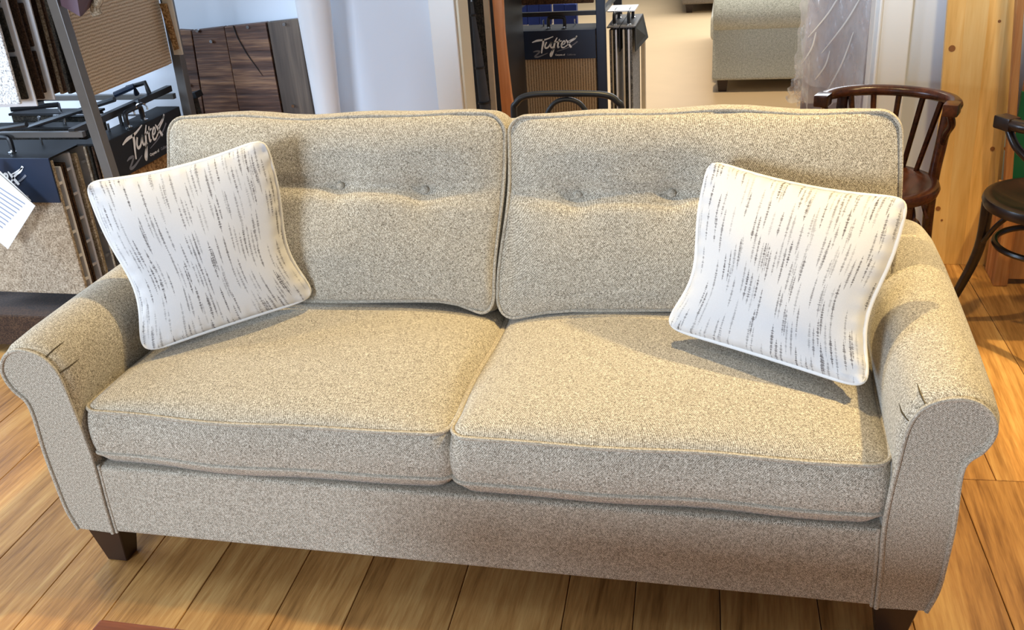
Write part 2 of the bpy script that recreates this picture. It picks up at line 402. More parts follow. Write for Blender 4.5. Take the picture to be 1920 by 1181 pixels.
def cushion(name, w, h, T, M4, mat, crown=.05, back_crown=.02, r=.04, bulge=.01, disp=None, edge=None, rings=22, parent=sofa, fix=True, pipe=(True, True), pr=.0044, top_bulge=0.0, low=0.0):
    """soft cushion: outline w x h in its own XY plane, thickness T along Z (front at +T/2)"""
    out = roundrect(w, h, r); N = len(out); mb = MB(); vs = []
    def E(p, q): return edge(p, q) if edge else (0, 0)
    def top(x, y, s):
        u, v = 2*x/w, 2*y/h
        g = (1-abs(u)**3.2)*(1-abs(v)**3.2)
        return max(g, 0)**.55
    rows = []
    def ring(sc, zf, fac=1.0, tb=0.0):
        row = []
        for (x, y) in out:
            ex, ey = E(x, y); X, Y = (x+ex)*sc*fac, (y+ey)*sc*fac
            Y += tb*(1-abs(2*x/w)**4) if y > h/2-.03 else 0; row.append((X, Y, zf(X, Y)))
        rows.append(row)
    def zt(X, Y): return T/2+crown*top(X, Y, 1)+(disp(X, Y) if disp else 0)
    def zb(X, Y): return -T/2-back_crown*top(X, Y, 1)
    for i in range(rings-1, 0, -1): ring((i/rings)**.9 if i < rings else 1, zb)
    ring(1, lambda X, Y: -T/2, 1-low*1.1)
    for j in range(1, 8):
        t = j/8; ring(1, lambda X, Y, t=t: -T/2+T*t, (1+bulge*4*t*(1-t)/max(w, h)*2)-low*max(0, 1-t/.22)**2, top_bulge*4*t*(1-t))
    ring(1, lambda X, Y: T/2)
    for i in range(rings-1, 0, -1): rows.append(None); rows.pop(); ring((i/rings)**.9, zt)
    for row in rows: vs += [M4 @ Vector(p) for p in row]
    fs = [(a*N+k, a*N+(k+1) % N, (a+1)*N+(k+1) % N, (a+1)*N+k) for a in range(len(rows)-1) for k in range(N)]
    vs.append(M4 @ Vector((0, 0, zb(0, 0)))); vs.append(M4 @ Vector((0, 0, zt(0, 0)))); L0 = len(rows)*N
    fs += [(L0, (k+1) % N, k) for k in range(N)] + [(L0+1, (len(rows)-1)*N+k, (len(rows)-1)*N+(k+1) % N) for k in range(N)]
    mb.add(vs, fs)
    o = mb.build(name, mat, parent, smooth=True)
    if fix: unparent_fix(o)
    for on, z in zip(pipe, (T/2, -T/2+(.028 if low else 0))):
        if on:
            loop = []
            for (x, y) in out:
                ex, ey = E(x, y); kk = 1.0165 if (low and z < 0) else 1; loop.append(M4 @ Vector(((x+ex)*(1+.003/w)*kk, (y+ey)*(1+.003/h)*kk, z)))
            MB().tube(loop, pr, 8, closed=True).build('piping', M['welt'], o)
    return o
# seat cushions
def seat_disp(cx):
    def f(x, y):
        return .006*sin(5*x+cx)*cos(6*y)+(.004*sin(11*y+3*x))
    return f
for side in (-1, 1):
    wd, dp, T = .846, .66, .136
    Mx = Matrix.Translation((side*.4265, .012+dp/2, .300+T/2+.002))
    def eb(x, y, side=side):
        e = .004*sin(9*x+side)+.003*sin(17*x)
        if y < -dp/2+.05: return (0, e-.006*(1-(2*x/wd)**2))
        return (.004*sin(14*y), 0)
    s_ = cushion('seat_cushion', wd, dp, T, Mx, M['fabric'], crown=.052, back_crown=.0, r=.038, bulge=.012, disp=seat_disp(side), edge=eb, low=.020)
# back cushions
lean = math.atan2(.135, .46)
for side in (-1, 1):
    wd, hh, T = (.885 if side < 0 else .868), .463, .12
    cx = -.4365 if side < 0 else .457
    ctr = Vector((cx, .572+.053, .694))
    ex_, ey_ = Vector((1, 0, 0)), Vector((0, sin(lean), cos(lean))); ez_ = ex_.cross(ey_)
    Mx = Matrix((ex_, ey_, ez_)).transposed().to_4x4(); Mx.translation = ctr
    bts = [(-.409, .765), (-.19, .757)] if side < 0 else [(.187, .748), (.405, .754)]
    bl = []
    for bx, bz in bts:
        bl.append((bx-cx+ (0.0), (bz-ctr.z)/cos(lean)-.01))
    def dsp(x, y, bl=bl, side=side):
        z = 0
        (x0, y0), (x1, y1) = bl
        for (a, b) in bl: z -= -.0*1+.012*exp(-((x-a)**2+(y-b)**2)/.0009)+.012*exp(-((x-a)**2+(y-b)**2)/.008)
        yl = y0+(y1-y0)*max(0, min(1, (x-x0)/(x1-x0)))
        dx = max(0, x0-x, x-x1); fade = exp(-(dx/.19)**2)
        z -= .016*exp(-((y-yl)/.020)**2)*fade+.010*exp(-((y-yl-.035)/.05)**2)*fade
        z += .004*sin(7*x+side*2)*sin(8*y)+.0025*sin(15*x-9*y)
        return z
    def eb(x, y, side=side, wd=wd, hh=hh):
        u, v = 2*x/wd, 2*y/hh
        wt = sstep((v-.6)/.4); wb = sstep((-v-.6)/.4); ws = sstep((abs(u)-.75)/.25)
        inner = sstep((-u*side-.55)/.45)           # towards the seam between the two cushions
        ey = wt*(.004*sin(10*x+side*1.3)+.003*sin(21*x))+wb*(.006*sin(8*x+side)+.010-.030*inner**2)
        ex = ws*(.004*sin(11*y+side)+.003*cos(7*y)*(1 if x > 0 else -1))-.026*inner*sstep(.35-.75*v)
        return (ex, ey)
    bc = cushion('back_cushion', wd, hh, T, Mx, M['fabric'], crown=.045, back_crown=.012, r=.045, bulge=.012, disp=dsp, edge=eb, rings=34, top_bulge=.009)
    for (a, b) in bl:
        u, v = 2*a/wd, 2*b/hh; g = ((1-abs(u)**3.2)*(1-abs(v)**3.2))**.55
        zz = T/2+.045*g+dsp(a, b)+.0045
        pts = [(.0, .0065), (.005, .006), (.0085, .0042), (.0105, .001), (.0105, -.004)]
        mb = MB(); vs = []; n = 20
        for r_, z_ in pts[1:]:
            for k in range(n): vs.append(Mx @ Vector((a+r_*cos(2*pi*k/n), b+r_*sin(2*pi*k/n), zz+z_)))
        fs = [(i*n+k, i*n+(k+1) % n, (i+1)*n+(k+1) % n, (i+1)*n+k) for i in range(3) for k in range(n)]
        vs.append(Mx @ Vector((a, b, zz+.0065))); fs += [(len(vs)-1, k, (k+1) % n) for k in range(n)]
        mb.add(vs, fs).build('button', M['welt'], bc)
# arms
prof = [(.850, .110), (.850, .20), (.847, .30), (.851, .38), (.858, .45), (.866, .52), (.880, .558), (.905, .581), (.943, .592), (.975, .586), (.998, .567), (1.010, .541), (1.008, .515), (.995, .488), (.972, .462), (.966, .42), (.968, .33), (.963, .23), (.957, .165), (.942, .113)]
pc = [(p.x, p.y) for p in cr([(a, b, 0) for a, b in prof], 5)]
cx_, cz_ = .925, .36
def arm(side):
    N = len(pc); rows = []
    # y stations with outward swell of the padded body behind the front panel
    st = [(.0, -.010), (.0, -.004), (.004, .0), (.010, .006), (.03, .012), (.10, .016), (.25, .019), (.45, .021), (.65, .021), (.80, .018), (.86, .012), (.872, .0)]
    vs = []
    for y, off in st:
        for i, (x, z) in enumerate(pc):
            a = pc[max(i-1, 0)]; b = pc[min(i+1, N-1)]; tx, tz = b[0]-a[0], b[1]-a[1]; l = sqrt(tx*tx+tz*tz) or 1
            nx, nz = -tz/l, tx/l      # outward of the profile (inner side first)
            k = sstep((z-.40)/.12) if x < .95 else sstep((z-.44)/.06)
            o = off if off < .006 else off*(.25+.75*k)
            vs.append((side*(x+nx*o), y, max(.108, z+nz*o)))
    fs = [(a*N+k, a*N+k+1, (a+1)*N+k+1, (a+1)*N+k) for a in range(len(st)-1) for k in range(N-1)]
    fs += [(a*N, (a+1)*N, (a+1)*N+N-1, a*N+N-1) for a in range(len(st)-1)]
    fs += [tuple(range(N)), tuple((len(st)-1)*N+k for k in range(N))]
    mb = MB().add(vs, fs)
    o = SP(mb, 'arm', M['fabric'], smooth=None)
    MB().tube([(side*x, -.001, z) for x, z in pc], .0046, 8).build('piping', M['welt'], o)
    # second welt on the outer/inner seam and pleats at the roll
    MB().tube([(side*(x-.008), .004, z) for x, z in pc[:11]], .004, 8).build('piping', M['welt'], o)
    for i, l in ((27, .065), (33, .07)):
        x, z = pc[i]; a = pc[i-1]; b = pc[i+1]; tx, tz = b[0]-a[0], b[1]-a[1]; q = sqrt(tx*tx+tz*tz); nx, nz = -tz/q, tx/q
        pts = []
        for t in range(7):
            y = .004+l*t/6; of = .0035+.0095*sstep(y/.03)
            pts.append((side*(x+nx*of), y, z+nz*of))
        MB().tube(pts, [.0010, .0015, .0015, .0014, .0012, .0010, .0008], 6).build('pleat', M['pleat_shade'], o)  # thin dark tube stands in for the shade of the pleat crease
    return o
arm(-1); arm(1)
SP(MB().box((-.853, .003, .110), (.853, .10, .297)), 'front_rail', M['fabric'], bevel=.012, seg=4)
SP(MB().box((-.85, .09, .125), (.85, .80, .296)), 'seat_deck', M['fabric'], bevel=.01)
SP(MB().hexa([(-.90, .70, .12), (.90, .70, .12), (.90, .87, .12), (-.90, .87, .12)], [(-.88, .76, .86), (.88, .76, .86), (.88, .90, .86), (-.88, .90, .86)]), 'back_frame', M['fabric'], bevel=.02, seg=3)
for sx, y0, fy in ((-1, .018, 1), (1, .018, 1), (-1, .80, -1), (1, .80, -1)):
    x0, x1 = (-.935, -.846) if sx < 0 else (.846, .935)
    t_ = [(x0, y0-.005, .118), (x1, y0-.005, .118), (x1, y0+.075, .118), (x0, y0+.075, .118)]
    a, b = (x0+.022, x1-.015) if sx < 0 else (x0+.015, x1-.022)
    b_ = [(a, y0+.012, 0), (b, y0+.012, 0), (b, y0+.058, 0), (a, y0+.058, 0)]
    SP(MB().hexa(b_, t_), 'leg', M['leg'], bevel=.002, seg=1)

# ================================================================ throw pillows
def throw_pillow(corners, thick, label, seed):
    "corners: TL, TR, BR, BL points in the room"
    c = sum(corners, Vector())/4; TL, TR, BR, BL = [c+(q-c)*1.035 for q in corners]
    n_ = (TR-BL).cross(TL-BR).normalized()
    if n_.dot(CP-c) < 0: n_ = -n_
    o = empty('throw_pillow', BL.lerp(BR, .5), 0, label, 'pillow', 'striped throw pillows on the sofa')
    G = 44; rnd = random.Random(seed)
    def P(u, v, s):
        a, b = 2*u-1, 2*v-1
        # concave sides, ears at the corners
        cf = 1-.055*(abs(a)*abs(b))**9
        a, b = a*cf, b*cf; u, v = (a+1)/2, (b+1)/2
        gb, ga = 1-abs(b)**2.2, 1-abs(a)**2.2
        skew = 1+.45*sin(pi*b)*-1
        uu = .068*gb*skew*(1-u)+(1-.066*gb*skew)*u; vv = .008*ga*(1-v)+(1-.052*ga)*v
        p = BL*(1-uu)*(1-vv)+BR*uu*(1-vv)+TR*uu*vv+TL*(1-uu)*vv
        g = ((1-a*a)*(1-b*b))
        h = thick/2*(max(g, 0)**.46)
        rr = max(abs(a), abs(b)); e = exp(-((1-rr)/.10)**2)
        wr = .0035*e*(sin(38*a+seed)+sin(33*b+seed*2))*(1 if rr < .999 else .2)
        h *= 1+.05*sin(5*a+seed)*cos(4*b)
        return p+n_*(s*(h+(wr if h > .006 else 0)))
    for s in (1, -1):
        vs = [P(i/G, j/G, s) for j in range(G+1) for i in range(G+1)]
        fs = [(j*(G+1)+i, j*(G+1)+i+1, (j+1)*(G+1)+i+1, (j+1)*(G+1)+i) for j in range(G) for i in range(G)]
        if s < 0: fs = [q[::-1] for q in fs]
        me = bpy.data.meshes.new('panel'); me.from_pydata([tuple(v) for v in vs], [], fs); me.update()
        uvl = me.uv_layers.new(name='UVMap')
        for lp in me.loops:
            i = lp.vertex_index % (G+1); j = lp.vertex_index//(G+1); uvl.data[lp.index].uv = (i/G+seed*.37, j/G+seed*.11)
        q = link('front_panel' if s > 0 else 'back_panel', me, M['pillow'], o); unparent_fix(q)
    loop = [(t/G, 0) for t in range(G)]+[(1, t/G) for t in range(G)]+[(1-t/G, 1) for t in range(G)]+[(0, 1-t/G) for t in range(G)]
    R = .0055; pts = []
    for (u, v) in loop: pts.append(P(u, v, 0))
    # round the ears
    n = len(pts); sm = pts
    for _ in range(5): sm = [(sm[i-1]+sm[i]*2+sm[(i+1) % n])/4 for i in range(n)]
    q = MB().tube(sm, R, 10, closed=True).build('piping', M['pillow_welt'], o); unparent_fix(q)
    return o
LP = [W(160, 345, y=.34), W(497, 262, y=.475), W(588, 552, z=.525), W(268, 657, z=.49)]
RP = [W(1330, 303, y=.485), W(1703, 375, y=.40), W(1626, 724, z=.505), W(1250, 608, z=.535)]
throw_pillow(LP, .15, 'white throw pillow with grey streaks leaning on the left arm of the sofa', 1)
throw_pillow(RP, .15, 'white throw pillow with grey streaks leaning beside the right arm of the sofa', 4)

# ================================================================ carpet sample displays
def poly_strokes(parent, pts_list, o0, ex, ey, nz, mat, name, wbase):
    "pen strokes as flat ribbons lying on a face"
    mb = MB()
    for pts, ws in pts_list:
        P = cr([(a, b, 0) for a, b in pts], 5); m = len(P)
        if not hasattr(ws, '__len__'): ws = (ws*.35, ws, ws*.35)
        L_, R_ = [], []
        for i, p in enumerate(P):
            t = i/(m-1)*(len(ws)-1); k = min(int(t), len(ws)-2); wv = (ws[k]+(ws[k+1]-ws[k])*(t-k))*wbase
            d = P[min(i+1, m-1)]-P[max(i-1, 0)]; d.normalize(); n = Vector((-d.y, d.x, 0))
            for lst, s in ((L_, 1), (R_, -1)):
                q = p+n*wv*s/2; lst.append(o0+ex*q.x+ey*q.y+nz*.0012)
        vs = L_+R_; fs = [(i, i+1, m+i+1, m+i) for i in range(m-1)]
        mb.add(vs, fs)
    return mb.build(name, mat, parent, smooth=False)
def text_mesh(parent, body, o0, ex, ey, nz, size, mat, name):
    c = bpy.data.curves.new('t', 'FONT'); c.body = body; c.size = size; c.extrude = .0003; c.offset = size*.02
    t = bpy.data.objects.new('t', c); COL.objects.link(t); bpy.context.view_layer.update()
    me = bpy.data.meshes.new_from_object(t.evaluated_get(bpy.context.evaluated_depsgraph_get()))
    bpy.data.objects.remove(t)
    Mx = Matrix((ex, ey, nz)).transposed().to_4x4(); Mx.translation = o0+nz*.0012
    me.transform(Mx); me.materials.clear()
    return link(name, me, mat, parent, False)
# logo drawn in units of the header width (1.0) ; origin at the header's lower left corner, y up
def LX(x, y): return ((x-645)/750., (560-y)/750.)
WH = [([(800, 402), (850, 386), (925, 378), (1003, 352)], (.5, 1.5, 1.1, .5)),
      ([(908, 372), (905, 410), (893, 455), (885, 503)], (1.1, 1.6, 1.2, .8)),
      ([(938, 400), (922, 432), (925, 455), (950, 448), (972, 420), (985, 402)], (1, 1.1, 1.2, .9, .9)),
      ([(985, 402), (975, 435), (982, 455), (1000, 440)], (.9, 1.1, .9, .5)),
      ([(1040, 362), (1018, 400), (1000, 465), (985, 510), (972, 532), (968, 512), (990, 478), (1015, 452)], (.6, 1.3, 1.3, 1.1, .9, .6)),
      ([(1062, 375), (1046, 415), (1042, 452), (1058, 445)], (.7, 1.2, 1.1, .5)),
      ([(1010, 408), (1045, 400), (1082, 392)], (.5, 1.0, .6)),
      ([(1078, 432), (1105, 420), (1112, 400), (1098, 396), (1078, 425), (1080, 452), (1102, 452), (1122, 436)], (.6, .9, 1.0, 1.2, .9, .5)),
      ([(1122, 382), (1140, 412), (1158, 440), (1168, 456)], (.6, 1.4, 1.4, 1.3)),
      ([(1225, 352), (1200, 380), (1160, 405), (1118, 446)], (.9, 1.0, .9, .5)),
      ([(1140, 398), (1180, 382), (1222, 360)], (.4, .7, .5))]
GR = [([(1228, 402), (1180, 435), (1110, 465), (1030, 488)], (.9, .8, .6, .3)),
      ([(806, 490), (835, 482), (868, 485), (850, 505), (818, 532), (850, 535), (900, 518), (945, 500)], (.4, 1.2, 1.2, 1.0, 1.3, .9, .3))]
def logo(parent, o0, ex, ey, nz, wd):
    wh = [([LX(*p) for p in P], w_) for P, w_ in WH]; gr = [([LX(*p) for p in P], w_) for P, w_ in GR]
    sc = lambda lst: [([(a*wd, b*wd) for a, b in P], w_) for P, w_ in lst]
    poly_strokes(parent, sc(gr), o0, ex, ey, nz, M['logo_grey'], 'logo_swoosh', wd*.017)
    poly_strokes(parent, sc(wh), o0+nz*.0006, ex, ey, nz, M['logo_white'], 'logo_lettering', wd*.0175)
    a = LX(1014, 527); text_mesh(parent, 'Carpets of', o0+ex*a[0]*wd+ey*a[1]*wd, ex, ey, nz, wd*.028, M['logo_white'], 'small_lettering')
    a = LX(1125, 527); text_mesh(parent, 'California', o0+ex*a[0]*wd+ey*a[1]*wd, ex, ey, nz, wd*.028, M['logo_grey'], 'small_lettering')

def carpet_book(loc, rz, wd, hz, dp, drop, face, board, label, group, sheets, with_logo=True, wide_rungs=True, handle=True):
    """hanging book of carpet samples. Local: face looks to -Y at y=0, x 0..wd, top plate at z=0,
    header front plate hangs hz, sheets hang to -drop. sheets: list of (y, thick, material, dx, top)"""
    o = empty('carpet_sample_book', loc, rz, label, 'carpet samples', group)
    MB().box((0, 0, -hz), (wd, .006, 0)).build('header_board', board, o, bevel=.001, seg=1, smooth=False)
    MB().box((0, .006, -.006), (wd, dp, 0)).build('top_plate', M['blackboard'], o, smooth=False)
    MB().box((.006, .012, -drop), (wd-.004, .026, -.012)).build('carpet_sample', face, o, bevel=.004, smooth=False)
    for i, (y, t, mat, dx, top) in enumerate(sheets):
        q = MB().box((.01, y, -drop+.004+.006*(i % 3)), (wd-.004+dx, y+t, -.012-top)).build('carpet_sample', mat, o, bevel=min(.003, t*.3), seg=1, smooth=False)
        if mat is M['white_card'] and wide_rungs:
            z = -.06-top
            while z > -drop+.03:
                MB().box((wd-.002+dx-.012, y-.022, z-.009), (wd+dx-.008, y, z)).build('spacer', M['white_card'], q, smooth=False); z -= .085
    if handle:
        h = o
        for hy in (dp*.30, ):
            c = [(wd*.40, hy, .002), (wd*.40, hy, .042), (wd*.43, hy, .052), (wd*.57, hy, .052), (wd*.60, hy, .042), (wd*.60, hy, .002)]
            hd = MB().tube(cr(c, 4), .0085, 8).build('handle', M['black'], o)
            for cxx in (.40, .60):
                MB().lathe([(.013, 0), (.013, .003), (.006, .004), (.005, .009)], 10, (wd*cxx, hy-.004, .001)).build('screw', M['chrome'], hd)
        MB().tube([(wd*.3, dp*.72, .03), (wd*.3, dp*.72, .0)], .004, 6).build('hanger_pin', M['chrome'], o)
        MB().tube([(wd*.7, dp*.72, .03), (wd*.7, dp*.72, .0)], .004, 6).build('hanger_pin', M['chrome'], o)
    if with_logo: logo(o, Vector((0, -.0002, -hz)), Vector((1, 0, 0)), Vector((0, 0, 1)), Vector((0, -1, 0)), wd)
    for zc in ():
        pass
    return o
T_ = .70
sh = [(.045, .010, M['white_card'], 0, .03), (.060, .008, M['brownpile'], -.004, .025), (.074, .008, M['brownpile'], -.002, .025), (.105, .010, M['white_card'], 0, .0), (.130, .016, M['beigepile'], .003, .012), (.190, .010, M['white_card'], 0, .0)]
bookA = carpet_book((-2.05, 1.046, T_), 0, .448, .150, .215, .485, M['beigepile'], M['navy'],
    'carpet sample book with dark blue lettered header at the lower left, beige plush sample below', 'carpet sample books on the left rack', sh)
sh2 = [(.030, .008, M['tanpile'], 0, 0), (.045, .008, M['brownpile'], 0, 0), (.060, .008, M['darkpile'], 0, 0), (.076, .008, M['beigepile'], 0, 0)]
bookB = carpet_book((-1.497, 1.186, .706), pi/2, 0.495, .138, .095, .49, M['tanpile'], M['blackboard'],
    'carpet sample book with black lettered header just above the left pillow', 'carpet sample books on the left rack', sh2, handle=True)
# upper tier: tan looped sample facing the sofa
bookC = empty('carpet_sample_book', (-1.5, 1.19, 1.33), pi/2, 'tan looped carpet sample hanging high on the left display rack', 'carpet samples', 'carpet sample books on the left rack')
def lbox(lo, hi, name, mat, par, bevel=.003): return MB().box(lo, hi).build(name, mat, par, bevel=bevel, seg=2, smooth=False)
lbox((0, 0, -.470), (.512, .016, 0), 'carpet_sample', M['loop'], bookC, .005)
lbox((-.010, .001, -.478), (.002, .026, .002), 'backing', M['white_card'], bookC)
lbox((.0, .016, -.476), (.514, .024, .002), 'backing', M['white_card'], bookC)
for i in range(4): lbox((.004, .04+.03*i, -.46), (.505, .052+.03*i, 0), 'carpet_sample', [M['brownpile'], M['darkpile'], M['beigepile'], M['brownpile']][i], bookC)
lbox((-.002, -.006, 0), (.514, .16, .012), 'top_plate', M['blackboard'], bookC)

# fanned sample cards, upper left
fan = [  # right edge top px, right edge bottom px, y plane, width, kind
    ((-28, -40), (38, 196), 1.00, .36, 'white'),
    ((12, 0), (70, 199), 1.06, .36, 'frame'),
    ((28, 0), (82, 186), 1.10, .34, 'brown'),
    ((54, 0), (103, 187), 1.14, .36, 'frame'),
    ((84, 0), (133, 172), 1.20, .34, 'brown2')]
texts = {'white': 'white speckled carpet sample hanging at the far upper left', 'frame': '', 'brown': 'thin dark brown carpet sample between two white framed cards',
         'brown2': 'dark brown carpet sample hanging beside the grey rack post'}
nf = 0
for (a, b, y, wd, kind) in fan:
    A_, B_ = W(*a, y=y), W(*b, y=y); d_ = (A_-B_).normalized(); top = B_+d_*.62
    ex = Vector((-1, 0, 0)); ex = (ex-d_*ex.dot(d_)).normalized()
    lab = texts[kind]
    if kind == 'frame':
        lab = ['white framed card with black carpet swatches, nearest the white speckled sample', 'white framed card with dark brown carpet swatches, nearer the grey rack post'][nf]; nf += 1
    o = empty('carpet_sample_card', B_, 0, lab, 'carpet samples', 'sample cards fanned at the upper left')
    def slab(u0, u1, v0, v1, y0, y1, name, mat, bev=.002):
        f = lambda u, v, yy: ex*u+d_*v+Vector((0, yy, 0))
        return MB().hexa([f(u0, v0, y0), f(u1, v0, y0), f(u1, v0, y1), f(u0, v0, y1)], [f(u0, v1, y0), f(u1, v1, y0), f(u1, v1, y1), f(u0, v1, y1)]).build(name, mat, o, bevel=bev, seg=2, smooth=False)
    if kind == 'white': slab(0, wd, 0, .62, 0, .012, 'carpet_sample', M['white_pile'], .004)
    elif kind == 'frame':
        slab(0, wd, 0, .62, 0, .006, 'card', M['white_card'], .001)
        for v in range(4):
            slab(.020, .020+.09, .024+v*.145, .024+v*.145+.132, -.010, 0, 'swatch', M['darkpile'] if nf == 1 else M['brownpile'], .004)
            slab(.118, .34, .024+v*.145, .024+v*.145+.132, -.010, 0, 'swatch', M['darkpile'], .004)
    else: slab(0, wd, 0, .62, 0, .010, 'carpet_sample', M['brownpile'], .003)

# left rack
rk = empty('display_rack', (-1.8, 1.4, 0), 0, 'black and grey steel display rack holding carpet samples left of the sofa', 'display rack')
def RK(mb, name, mat, **k): return unparent_fix(mb.build(name, mat, rk, **k))
pa, pb = W(104, 0, y=1.135), W(211, 335, y=1.135); dA = (pa-pb).normalized()
RK(MB().bar(pb-dA*(pb.z/dA.z), pa+dA*.7, .036, .036), 'post', M['steel'], bevel=.003, smooth=False)
pa, pb = W(313, 0, y=1.74), W(354, 205, y=1.74); dB = (pa-pb).normalized()
RK(MB().bar(pb-dB*(pb.z/dB.z), pa+dB*.7, .036, .036), 'post', M['steel'], bevel=.003, smooth=False)
RK(MB().bar((-2.15, 1.135, 0), (-2.15, 1.135, 1.8), .036), 'post', M['steel'], bevel=.003, smooth=False)
RK(MB().bar((-2.15, 1.74, 0), (-2.15, 1.74, 1.8), .036), 'post', M['steel'], bevel=.003, smooth=False)
for (a, b, y, t) in (((-60, 183), (328, 183), 1.74, .020), ((-60, 252), (158, 252), 1.135, .018), ((100, 216), (272, 216), 1.50, .008)):
    p, q = W(*a, y=y), W(*b, y=y); q.z = p.z = (p.z+q.z)/2
    RK(MB().bar(p, q, t, t), 'cross_bar', M['steel'] if t > .01 else M['chrome'], bevel=.001, smooth=False)
for x in (-2.15, -1.56):
    for z in (.10, .76):
        RK(MB().bar((x, 1.135, z), (x, 1.74, z), .022), 'side_bar', M['black'], smooth=False)
RK(MB().box((-2.2, 1.0, .035), (-1.5, 1.80, .15)), 'base', M['brownpile'], bevel=.01, smooth=False)
for x in (-2.12, -1.58):
    for y in (1.06, 1.72): RK(MB().box((x-.03, y-.03, 0), (x+.03, y+.03, .036)), 'foot', M['black'], bevel=.004, smooth=False)
# swing arms with black hanger loops above the lower books
for i, (pa_, pb__, y) in enumerate((((-10, 243), (50, 233), 1.10), ((20, 205), (110, 196), 1.30), ((55, 238), (215, 186), 1.40), ((60, 190), (88, 182), 1.3), ((190, 222), (262, 190), 1.5))):
    p, q = W(*pa_, y=y), W(*pb__, y=y+.08*(i % 2)) #
    RK(MB().tube([p, q], .009, 8), 'swing_arm', M['black'])
for (px, py) in ((222, 208), (178, 208)):
    p = W(px, py, y=1.42); q = W(px+8, py+32, y=1.42)
    RK(MB().tube([p, q], .006, 8), 'hanger_pin', M['black']); RK(MB().lathe([(.008, 0), (.008, .008), (.003, .012)], 10, q), 'screw', M['chrome'])
for (px, py) in ((242, 212), (266, 202)):
    p = W(px, py, y=1.45); mb = MB(); mb.tube([p+Vector((.022*cos(a), 0, .015*sin(a))) for a in [k*pi/8-.4 for k in range(10)]], .0035, 6); RK(mb, 'hook', M['chrome'])
# more sample books hanging inside the rack, behind (dark bulk the photograph shows between the posts)
for i, (x0, x1, y, zt, zb) in enumerate(((-2.1, -1.74, 1.40, .70, .2), (-2.1, -1.74, 1.52, .72, .2))):
    o = MB().box((x0, y, zb), (x1, y+.05, zt)).build('carpet_sample_book', M['darkpile'], bevel=.006, smooth=False)
    tag(o, ['dark carpet sample book inside the left rack, right behind the dark blue one', 'dark carpet sample book deepest inside the left rack'][i], 'carpet samples', 'dark sample books inside the left rack')
    t = MB().box((x0, y-.01, zt), (x1, y+.06, zt+.008)).build('top_plate', M['blackboard'], o, smooth=False)
    for hx in (x0+.2, x0+.3): MB().lathe([(.006, 0), (.006, .03), (.002, .034)], 8, (hx, y+.02, zt+.008)).build('hanger_pin', M['chrome'], o)
bh = empty('sample_frame_handle', W(262, 176, y=1.62), 0, 'black bent handle frame standing above the black lettered header', 'handle')
p0 = W(262, 176, y=1.62)
MB().tube([Vector(W(238, 165, y=1.62))-p0, Vector(W(272, 155, y=1.62))-p0, Vector(W(280, 176, y=1.62))-p0], .009, 8).build('frame', M['black'], bh)
MB().tube([Vector(W(215, 178, y=1.58))-p0, Vector(W(250, 162, y=1.60))-p0, Vector(W(256, 176, y=1.62))-p0], .011, 8).build('arm', M['navy'], bh)
# framed sample right of the tan loop, small edge-on book beside the rear post, mauve card, paper
def px_slab(name, pts, y, t, mat, par, org, bev=.001):
    P0 = [W(*p, y=y)-org for p in pts]; off = Vector((0, t, 0))
    return MB().hexa(P0, [p+off for p in P0]).build(name, mat, par, bevel=bev, seg=1, smooth=False)
og = W(330, 60, y=1.69); o = empty('carpet_sample_card', og, 0, 'cream card with a narrow brown fleck carpet swatch, right of the tan looped sample', 'carpet samples')
px_slab('card', [(296, -30), (314, -30), (342, 103), (326, 103)], 1.69, .01, M['cream'], o, og)
px_slab('swatch', [(298, 7), (311, 7), (334, 92), (326, 95)], 1.68, .01, M['tanpile'], o, og)
og = W(360, 190, y=1.86); o = empty('carpet_sample_book', og, 0, 'small cream edged sample book beside the rear rack post, left of the sofa back', 'carpet samples')
px_slab('carpet_sample', [(347, 187), (356, 183), (372, 240), (360, 245)], 1.86, .03, M['beigepile'], o, og)
px_slab('backing', [(357, 183), (363, 183), (378, 240), (371, 240)], 1.87, .03, M['darkpile'], o, og)
px_slab('top_plate', [(340, 180), (365, 173), (370, 184), (346, 190)], 1.85, .05, M['blackboard'], o, og)
RK(MB().tube([W(352, 186, y=1.74), W(356, 186, y=1.87)], .008, 8), 'swing_arm', M['black'])
og = W(150, 30, y=1.1); o = empty('card_folder', og, 0, 'mauve grey folder corner hanging over the tan looped sample at the top', 'folder')
f1 = [W(93, -2, y=1.16)-og, W(80, -60, y=1.16)-og, W(136, -60, y=1.08)-og, W(150, 31, y=1.08)-og]
f2_ = [W(150, 31, y=1.08)-og, W(136, -60, y=1.08)-og, W(196, -60, y=1.22)-og, W(181, -2, y=1.20)-og]
for nm, f in (('side_panel', f1), ('front_panel', f2_)):
    MB().hexa(f, [p+Vector((0, .01, 0)) for p in f]).build(nm, M['mauve'], o, smooth=False)
og = W(182, 20, y=1.15); mb = MB(); rnd = random.Random(3)
pts = [W(185, -20, y=1.17), W(184, 2, y=1.165), W(178, 14, y=1.16), W(183, 28, y=1.16)]
cs = MB().tube([p for p in cr(pts, 4)], [.014+.003*rnd.random() for _ in range(13)], 8).build('carpet_scrap', M['beigepile']); tag(cs, 'frayed cream carpet scrap beside the mauve folder', 'carpet scrap')
og = W(20, 400, y=.99); o = empty('paper_sheet', og, 0, 'white printed paper sheet hanging at a slant on the dark blue header', 'paper')
px_slab('sheet', [(-20, 438), (15, 467), (66, 386), (-20, 310)], .985, .0012, M['paper'], o, og, 0)
px_slab('sheet', [(-20, 430), (10, 455), (58, 376), (-20, 302)], .990, .0012, M['paper'], o, og, 0)
mb = MB()
